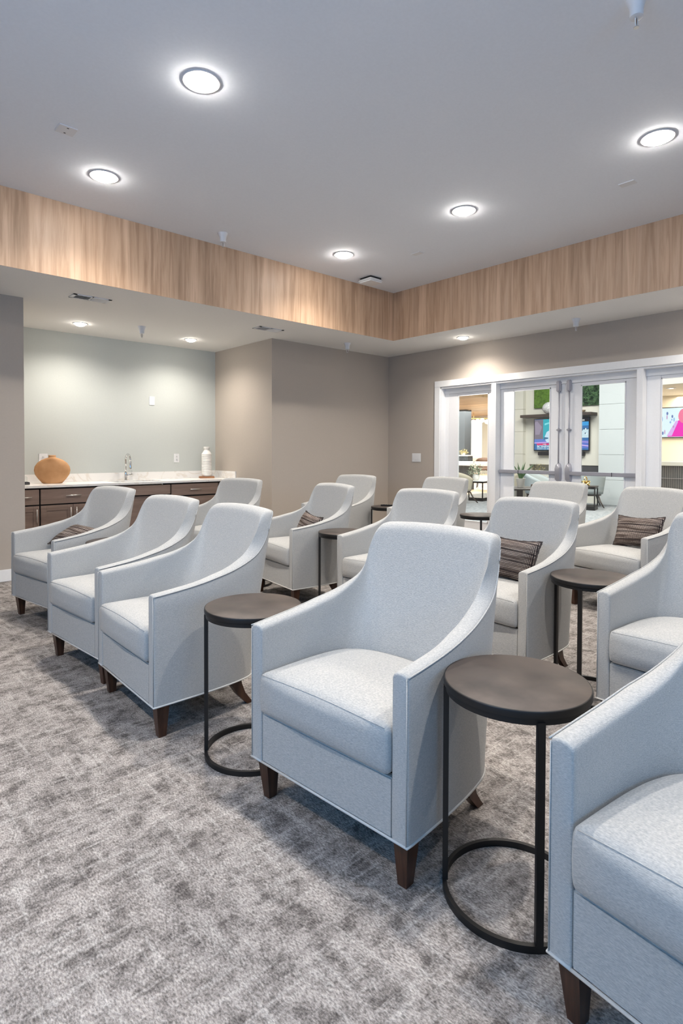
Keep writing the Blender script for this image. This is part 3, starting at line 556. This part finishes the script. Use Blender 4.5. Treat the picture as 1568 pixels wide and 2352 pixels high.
sbox('ceiling',(20.3,7,3.5),(30,22,3.6),'bright_white'); sbox('trim_10',(20.3,7,2.52),(20.6,20,3.5),'bright_white'); sbox('wall_dining_end',(28,7,0),(28.1,22,3.5),'bright_white')
sbox('wall_side',(XW+.3,8.9,0),(20.3,9.0,2.75),'cream_wall')
struct(MB().box((27.93,18.85,.9),(27.98,19.75,3.0)).out('window_4','window_glow')); sbox('curtain',(27.8,18.35,0),(27.9,18.8,3.2),'curtain')
bpy.data.objects['curtain']['kind']='object'; tag(bpy.data.objects['curtain'],'grey curtain beside the bright far window seen through the left sidelight','curtain'); del bpy.data.objects['curtain']['kind']
sbox('wall_pillar',(16.9,12.15,0),(17.3,13.2,2.75),'slate_panel')
# moss and leaf panels, shelf, television
tag(MB().box((XW-.06,7.0,2.41),(XW-.002,7.825,4.3),.01).out('moss_panel','moss'),'bright green moss panel above the dark shelf, seen through the left door','moss panel')
t=MB(); t.box((XW-.04,6.063,2.41),(XW-.002,6.995,4.3))
rnd=random.Random(9)
for _ in range(700):
    y=rnd.uniform(6.08,6.98); z=rnd.uniform(2.43,3.2); s=rnd.uniform(.02,.045); a=rnd.uniform(0,PI*2); x=XW-.05-rnd.uniform(0,.05)
    dx,dz=math.cos(a)*s,math.sin(a)*s; t.V+=[(x,y-dx,z-dz),(x-.02,y-dz*.35,z+dx*.35),(x-.01,y+dx,z+dz),(x-.015,y+dz*.35,z-dx*.35)]; n_=len(t.V); t.F.append((n_-4,n_-3,n_-2,n_-1))
tag(t.out('leaf_panel','leaf_wall'),'dark leafy green wall panel seen through the right door','leaf panel')
tag(MB().box((XW-.36,6.17,2.155),(XW,8.05,2.228),.004).out('wall_shelf','dark_wood'),'long dark floating shelf above the lobby television','shelf')
t=thing('round_stone_vase','round mottled grey vase on the dark shelf','vase',(XW-.24,7.27,2.229)); wn(MB().lathe([(.07,0),(.13,.03),(.185,.10),(.195,.155),(.17,.23),(.11,.285),(.065,.30),(.055,.285)],32).out('body','stone_glaze',t))
t=thing('gold_bowl','small tan bowl on the right part of the dark shelf','bowl',(XW-.13,6.52,2.229)); wn(MB().lathe([(.03,0),(.05,.01),(.10,.05),(.11,.07),(.10,.07),(.04,.02)],24).out('body','tan_leather',t))
def em(name,c,s=1.0):
    if name not in M: M[name]=mat(name,(0,0,0),.5,emit=c,es=s)
    return name
def shape(par,name,pts,c,x,s=1.0):
    V=[(x,y,z) for y,z in pts]+[(x+.002,y,z) for y,z in pts]; n_=len(pts)
    F=[tuple(range(n_)),tuple(range(n_,2*n_))]+[(i,(i+1)%n_,n_+(i+1)%n_,n_+i) for i in range(n_)]
    mk(name,V,F,em('glow_%02d%02d%02d'%tuple(int(q*99) for q in c),c,s),par)
def ell(cy,cz,a,b_,n=16): return [(cy+a*math.cos(2*PI*i/n),cz+b_*math.sin(2*PI*i/n)) for i in range(n)]
def rect(a,b_,c,d): return [(a,c),(b_,c),(b_,d),(a,d)]
def text(s,par,size,loc,c,x):
    cu=bpy.data.curves.new('caption','FONT'); cu.body=s; cu.size=size; cu.extrude=.0005; cu.align_x='LEFT'; o=bpy.data.objects.new('caption_text',cu); COL.objects.link(o); o.parent=par; o.location=(x,loc[0],loc[1]); o.rotation_euler=(R(90),0,R(-90)); bpy.context.view_layer.update(); me=bpy.data.meshes.new_from_object(o.evaluated_get(bpy.context.evaluated_depsgraph_get())); ob=bpy.data.objects.new('caption_text',me); COL.objects.link(ob); ob.parent=par; ob.matrix_basis=o.matrix_basis.copy(); bpy.data.objects.remove(o); me.materials.clear(); me.materials.append(M[em('glow_txt',c)]); return ob
tv=thing('television','wall mounted television showing a news presenter, seen through the double door','television',(0,0,0)); xT=XW-.09; yl,yr,zb_,zt_=7.80,6.32,1.285,2.13
MB().box((xT,yr,zb_),(xT+.05,yl,zt_),.004).box((XW-.04,6.9,1.5),(XW,7.2,1.9)).out('body','screen_black',tv); x=xT-.003; fr_=lambda a:yl-.02-(yl-yr-.04)*a; zz=lambda b_:zb_+.03+(zt_-zb_-.05)*b_
sc=mk('screen',[(x+.002,fr_(0),zz(0)),(x+.002,fr_(1),zz(0)),(x+.002,fr_(1),zz(1)),(x+.002,fr_(0),zz(1))],[(0,1,2,3)],em('tvbase',(.03,.16,.42)),tv)
pg=lambda L:[(fr_(a),zz(b_)) for a,b_ in L]
shape(sc,'backdrop',pg([(.17,.35),(.55,.35),(.55,1),(.17,1)]),(.02,.42,.52),x-.002)
shape(sc,'backdrop',pg([(0,.35),(.17,.35),(.17,.99),(0,.99)]),(.20,.17,.22),x-.0025); shape(sc,'backdrop',pg([(.02,.5),(.10,.5),(.15,.75),(.05,.95),(.01,.9)]),(.32,.27,.36),x-.003)
shape(sc,'backdrop',pg([(.20,.8),(.45,.95),(.45,.98),(.2,.86)]),(.25,.75,.8),x-.003)
shape(sc,'desk',pg([(0,.22),(.55,.25),(.55,.36),(0,.35)]),(.12,.22,.62),x-.003); shape(sc,'desk',pg([(0,.21),(.35,.24),(.35,.27),(0,.24)]),(.75,.4,.85),x-.0035)
shape(sc,'presenter',pg([(.22,.30),(.20,.42),(.24,.58),(.30,.64),(.36,.64),(.43,.57),(.47,.42),(.45,.25),(.25,.24)]),(.60,.78,.92),x-.004); shape(sc,'presenter',[(fr_(.325)+.042*math.cos(q),zz(.73)+.07*math.sin(q)) for q in [2*PI*i/16 for i in range(16)]],(.75,.82,.88),x-.0045)
shape(sc,'presenter',pg([(.31,.63),(.325,.5),(.345,.63)]),(.05,.06,.12),x-.0048); shape(sc,'presenter',pg([(.18,.33),(.27,.36),(.27,.40),(.19,.42)]),(.03,.15,.3),x-.0048)
shape(sc,'red_banner',pg([(.05,.155),(.5,.165),(.5,.215),(.05,.205)]),(.85,.02,.16),x-.005); shape(sc,'blue_banner',pg([(.05,.0),(.6,.0),(.6,.15),(.05,.14)]),(.03,.22,.45),x-.005)
text('LIVE',sc,.05,(fr_(.17),zz(.163)),(1,1,1),x-.008); text('BCSNEWS.OUT',sc,.088,(fr_(.055),zz(.072)),(1,1,1),x-.008); text('HOLIDAY LIVE  BREAKING NEWS',sc,.04,(fr_(.055),zz(.015)),(.8,.9,1),x-.008)
shape(sc,'clip_window',pg([(.78,.88),(1,.88),(1,1),(.78,1)]),(.015,.015,.02),x-.003); text('LA 2:00',sc,.06,(fr_(.80),zz(.90)),(1,.95,.8),x-.006)
shape(sc,'clip_window',pg([(.70,.74),(1,.76),(1,.88),(.70,.87)]),(.05,.35,.75),x-.003); shape(sc,'clip_window',pg([(.70,.38),(1,.38),(1,.64),(.70,.62)]),(.62,.78,.85),x-.003)
for i in range(14): q=.72+.27*random.random(); z_=.45+.22*random.random(); shape(sc,'clip_detail',pg([(q,z_),(q+.02,z_+.01),(q+.015,z_+.05),(q-.005,z_+.04)]),(.04,.12,.2) if i%2 else (.9,.95,1),x-.004-.0002*i)
shape(sc,'clip_window',pg([(.6,.08),(1,.05),(1,.30),(.6,.32)]),(.12,.18,.6),x-.003); shape(sc,'clip_detail',pg([(.6,.2),(1,.11),(1,.135),(.6,.23)]),(.85,.55,.95),x-.008); shape(sc,'clip_detail',pg([(.6,.28),(1,.23),(1,.25),(.6,.3)]),(.6,.4,.85),x-.008)
tag(MB().box((XW-.1,6.45,1.17),(XW,7.68,1.262),.01).out('soundbar','screen_black'),'black soundbar below the news television','soundbar')
# recessed fireplace filling
t=thing('linear_fireplace','dark linear fireplace opening under the television wall','fireplace',(0,0,0)); MB().box((XW+.02,6.05,.36),(XW+.27,7.2,.92)).out('firebox','vent_dark',t)
def sprig(root,n,r_,h,mt,c=(0,0,0),seed=1,ls=.03,nm='foliage'):
    rnd=random.Random(seed); o=MB()
    for _ in range(n):
        a=rnd.uniform(0,2*PI); e=rnd.uniform(-.2,1.2); rad=rnd.uniform(.2,1)
        p=Vector((c[0]+math.cos(a)*math.cos(e)*r_*rad,c[1]+math.sin(a)*math.cos(e)*r_*rad,c[2]+math.sin(e)*h*rad)); d=Vector((rnd.uniform(-1,1),rnd.uniform(-1,1),rnd.uniform(-.3,1))).normalized()*ls; s_=d.cross(Vector((0,0,1))).normalized()*ls*.4
        o.V+=[p-d,p+s_,p+d,p-s_]; n_=len(o.V); o.F.append((n_-4,n_-3,n_-2,n_-1))
    return o.out(nm,mt,root)
t=thing('dried_arrangement','dried green and cream leaf arrangement on the ledge beside the fireplace','plant',(13.75,7.55,.72)); MB().lathe([(.07,0),(.09,.02),(.09,.06)],16).out('bowl','white_ceramic',t); sprig(t,60,.2,.22,'dry_leaf',(0,0,.07),3); 
t=tag(MB().box((13.55,6.95,0),(13.95,7.75,.70),.01).out('display_plinth','cream_wall'),'cream plinth in front of the fireplace wall','plinth')
for i,(y,w) in enumerate(((7.62,.10),(7.30,.16))):
    t=thing('picture_frame',['narrow white framed picture','square white framed picture'][i]+' leaning below the dried arrangement','picture frame',(13.53,y,.50)); MB().box((0,-w/2,-.14),(.015,w/2,.14),.003).out('frame','bright_white',t); MB().box((-.002,-w/2+.02,-.11),(0,w/2-.02,.11)).out('picture','grey_upholstery',t)
# aloe on dark table near the door
t=thing('console_table','dark wooden table close behind the left door','table',(8.25,4.86,0),R(20)); MB().lathe([(.34,.672),(.35,.678),(.35,.695),(.34,.70)],40).out('table_top','dark_wood',t); MB().lathe([(.08,0.02),(.05,.1),(.05,.672)],20).out('pedestal','dark_wood',t); MB().lathe([(.25,0),(.25,.02)],32).out('foot','dark_wood',t)
t=thing('aloe_plant','tall aloe in a tapering white pot behind the left door','potted plant',(8.22,4.83,.701)); wn(MB().lathe([(.045,0),(.07,.135),(.078,.145),(.07,.145),(.062,.12)],24).out('pot','white_ceramic',t))
for i in range(9):
    a=i*2.4; ln=.20+.10*((i*37%10)/10); sp_=.035+.05*(i%3); P=[(math.cos(a)*sp_*q**1.3*1.6,math.sin(a)*sp_*q**1.3*1.6,.12+ln*q) for q in (0,.2,.4,.6,.8,1)]
    MB().tube(P,.017,6,False,[1,1.05,.9,.65,.38,.06]).out('leaf','leaf',t,True)
t=tag(MB().box((-.06,-.04,0),(.06,.04,.045),.004).out('wooden_box','brown_leather',loc=(8.47,4.72,.7005)),'small brown box beside the aloe pot','box')
# lounge chairs
def lounge(loc,rz,label,up_,inn):
    t=thing('lounge_chair',label,'lounge chair',loc,rz,'lounge chairs in the lobby'); V=[];F=[]; n=26; rows=6
    for j in range(rows+1):
        q=j/rows
        for s_,off in ((0,0),(1,-.05)):
            for i in range(n+1):
                a=R(-118+236*i/n); k_=abs(a)/R(118); top=.80-.22*k_**2; z=.30+(top-.30)*q; r_=.33+.05*q+off*(1)
                V.append((math.cos(a)*r_*(1.0),math.sin(a)*r_*1.05,z))
    st=2*(n+1)
    for j in range(rows):
        for s_ in (0,1):
            for i in range(n): b0=j*st+s_*(n+1)+i; F.append((b0,b0+1,b0+1+st,b0+st))
    for i in range(n): F.append((rows*st+i,rows*st+i+1,rows*st+n+2+i,rows*st+n+1+i)); F.append((i,i+1,n+2+i,n+1+i))
    for e in (0,n):
        for j in range(rows): F.append((j*st+e,j*st+n+1+e,(j+1)*st+n+1+e,(j+1)*st+e))
    mk('backrest',V,F,up_,t,True); wn(MB().lathe([(.30,.30),(.32,.33),(.32,.41),(.28,.44)],28).out('seat',inn,t)); MB().lathe([(.30,.26),(.31,.265),(.31,.30)],28).out('seat_frame','dark_wood',t)
    for sx,sy in ((1,1),(1,-1),(-1,1),(-1,-1)): MB().tube([(sx*.21,sy*.22,.27),(sx*.27,sy*.27,.12),(sx*.36,sy*.33,0)],.02,8,False,[1,.9,.6]).out('leg','dark_wood',t,True)
lounge((13.15,6.02,0),R(-150),'grey green lounge chair beside the gold knot table, seen through the right door','grey_upholstery','tan_leather')
lounge((12.35,6.75,0),R(100),'grey green lounge chair at the edge of the right door glass','grey_upholstery','tan_leather')
lounge((11.62,8.55,0),R(170),'olive lounge chair whose leg shows beside a back row armchair, through the left sidelight','olive_upholstery','olive_upholstery')
lounge((13.9,8.45,0),R(-30),'olive lounge chair at the right edge of the left sidelight','olive_upholstery','olive_upholstery'); bpy.data.objects['lounge_chair.003'].location=(13.25,8.20,0)
def ctable(loc,rz,label,top):
    t=thing('occasional_table',label,'table',loc,rz,'black metal occasional tables in the lobby'); MB().box((-.2,-.2,0),(.2,.2,.085),.003).out('base_plate','black_metal',t); MB().box((-.21,-.21,.50),(.21,.21,.52),.003).out('table_top',top,t)
    MB().box((-.2,-.2,.46),(.2,.2,.498),.002).out('apron','black_metal',t)
    for sx,sy in ((-.19,-.19),(-.19,.19),(.19,-.19)): MB().box((sx-.012,sy-.012,.08),(sx+.012,sy+.012,.47)).out('post','black_metal',t)
ctable((12.55,8.56,0),R(8),'black metal table with a white potted plant through the left sidelight','bright_white'); ctable((12.45,5.70,0),R(15),'black metal table with a gold knot through the right door','dark_wood')
t=thing('flowering_plant','leafy plant with white blooms in a round white pot on a lobby table','potted plant',(12.5,8.62,.521)); wn(MB().lathe([(.05,0),(.085,.04),(.092,.09),(.08,.15),(.07,.16),(.06,.15)],24).out('pot','white_ceramic',t)); sprig(t,260,.26,.32,'pale_leaf',(0,0,.18),5,.035); sprig(t,60,.15,.33,'bloom',(0,0,.22),8,.035,'blooms')
t=thing('gold_knot','shiny gold knot ornament on the black lobby table','ornament',(12.43,5.72,.521)); 
P=[((.07+.03*math.cos(3*a))*math.cos(2*a),(.07+.03*math.cos(3*a))*math.sin(2*a),.06+.045*math.sin(3*a)) for a in [2*PI*i/60 for i in range(60)]]; MB().tube(P,.015,8,True).out('body','gold',t,True); MB().tube([(.0+.06*math.cos(a),0,.13+.07*math.sin(a)) for a in [2*PI*i/20 for i in range(20)]],.012,8,True).out('loop','gold',t,True)
# reception / bar in the dining area
def fluted(o,x,y0,y1,z0,z1,step=.06):
    y=y0
    while y<y1-.001: o.box((x,y+.006,z0),(x+.03,min(y+step-.006,y1),z1),.003); y+=step
    o.box((x+.02,y0,z0),(x+.3,y1,z1))
t=thing('high_table','high white topped counter with dark fluted base in the dining area','counter'); MB().box((15.6,10.2,.80),(16.25,13.2,.93),.004).out('top','bright_white',t); o=MB(); fluted(o,15.75,11.15,13.1,0,.80); o.out('fluted_base','slate_panel',t)
t=thing('bar_counter','raised bar with white top and dark fluted front behind the high counter','counter'); MB().box((16.35,11.63,1.105),(16.85,13.3,1.14),.003).out('top','bright_white',t); o=MB(); fluted(o,16.4,11.66,13.3,0,1.105); o.out('fluted_base','slate_panel',t)
t=thing('bar_plant','pale leafy plant on the raised bar','potted plant',(16.55,11.95,1.141)); MB().lathe([(.06,0),(.08,.05),(.08,.08)],16).out('pot','white_ceramic',t); sprig(t,160,.2,.15,'dry_leaf',(0,0,.06),15,.04)
for i,(x_,y_,l) in enumerate(((17.2,11.55,'brown bar chair partly behind the raised bar'),(17.0,10.85,'brown bar chair behind the high white counter at the right'),(17.4,10.2,'brown bar chair at the far right behind the high counter'))):
    t=thing('bar_chair',l,'bar chair',(x_,y_,0),R(30),'brown bar chairs'); V=[];F=[]; n=14
    for j,(z,r_) in enumerate(((.66,.24),(.8,.28),(.93,.29),(1.05,.27))):
        for s_ in (0,-.03):
            for k_ in range(n+1): a=R(-95+190*k_/n); V.append((math.cos(a)*(r_+s_),math.sin(a)*(r_+s_),z-(.12 if j==3 else 0)*(abs(a)/R(95))**2))
    st=2*(n+1)
    for j in range(3):
        for s_ in (0,1):
            for k_ in range(n): b0=j*st+s_*(n+1)+k_; F.append((b0,b0+1,b0+1+st,b0+st))
    for k_ in range(n): F.append((3*st+k_,3*st+k_+1,3*st+n+2+k_,3*st+n+1+k_))
    mk('backrest',V,F,'brown_leather',t,True); MB().lathe([(.24,.60),(.25,.62),(.25,.66),(.2,.68)],20).out('seat','brown_leather',t)
    for sx,sy in ((1,1),(1,-1),(-1,1),(-1,-1)): MB().tube([(sx*.15,sy*.15,.61),(sx*.22,sy*.22,0)],.014,6).out('leg','black_metal',t)
t=thing('globe_chandelier','long chandelier of glowing white globes in the dining area','chandelier',(18.3,12.75,2.40),R(-50)); MB().tube([(-1.0,0,.12),(1.0,0,.12)],.012,6).tube([(0,0,.12),(0,0,.35)],.008,6).out('rod','gold',t); rnd=random.Random(2)
for i in range(13): x_=-1.0+i*.165; z_=rnd.uniform(-.06,.05); MB().ball((x_,rnd.uniform(-.08,.08),z_),.085,seg=14,rings=8).out('globe','globe',t,True); 
t=thing('recessed_downlight','small warm downlight in the far wooden ceiling through the left sidelight','ceiling light',(17.16,12.24,2.75)); wn(MB().lathe([(.10,0),(.10,-.01),(.085,-.012)],24).out('trim_ring','white_metal',t)); MB().lathe([(.085,-.008),(.04,-.013),(.001,-.014)],20).out('lens','lens_lobby',t)
t=thing('recessed_downlight','small warm downlight over the media wall through the right window','ceiling light',(14.55,4.72,2.75)); wn(MB().lathe([(.10,0),(.10,-.01),(.085,-.012)],24).out('trim_ring','white_metal',t)); MB().lathe([(.085,-.008),(.04,-.013),(.001,-.014)],20).out('lens','lens_lobby',t)
# media wall behind right sidelight
tv=thing('television','television with a pink figure and white background, seen through the right window','television'); x=16.44
y_l,y_r,zb2,zt2=5.72,4.2,1.66,2.42
MB().box((x,y_r,zb2-.02),(x+.05,y_l,zt2+.02),.004).out('body','screen_black',tv); sc=mk('screen',[(x-.001,y_l-.01,zb2),(x-.001,y_r+.01,zb2),(x-.001,y_r+.01,zt2),(x-.001,y_l-.01,zt2)],[(0,1,2,3)],em('tv2base',(.80,.95,1.0)),tv)
shape(sc,'pink_figure',[(5.40,zb2+.01),(4.75,zb2+.01),(4.75,zt2-.30),(5.05,zt2-.30),(5.22,zt2-.36)],(.95,.0,.50),x-.004); shape(sc,'pink_figure',ell(5.02,zt2-.22,.13,.19),(.95,.18,.35),x-.006); shape(sc,'pink_figure',[(5.42,zb2+.03),(5.30,zb2+.03),(5.15,zt2-.36),(5.20,zt2-.33)],(.75,.45,.9),x-.005)
rnd=random.Random(6)
for i in range(16): cy_=rnd.uniform(5.25,5.7); cz=rnd.uniform(zb2+.05,zt2-.1); shape(sc,'picture_detail',ell(cy_,cz,rnd.uniform(.01,.025),rnd.uniform(.02,.07),8),((.12,.2,.5),(.3,.5,.85),(.6,.3,.6))[i%3],x-.003-.0002*i)
t=thing('low_media_cabinet','dark fluted cabinet with a pale top under the pink television','cabinet'); MB().box((15.9,4.0,.92),(16.5,5.85,1.02),.003).out('top','pale_column',t); o=MB(); fluted(o,15.95,4.0,5.8,0,.92,.05); o.out('fluted_front','charcoal_panel',t); MB().box((15.93,4.0,.595),(15.96,5.8,.605)).out('rail','alu',t)
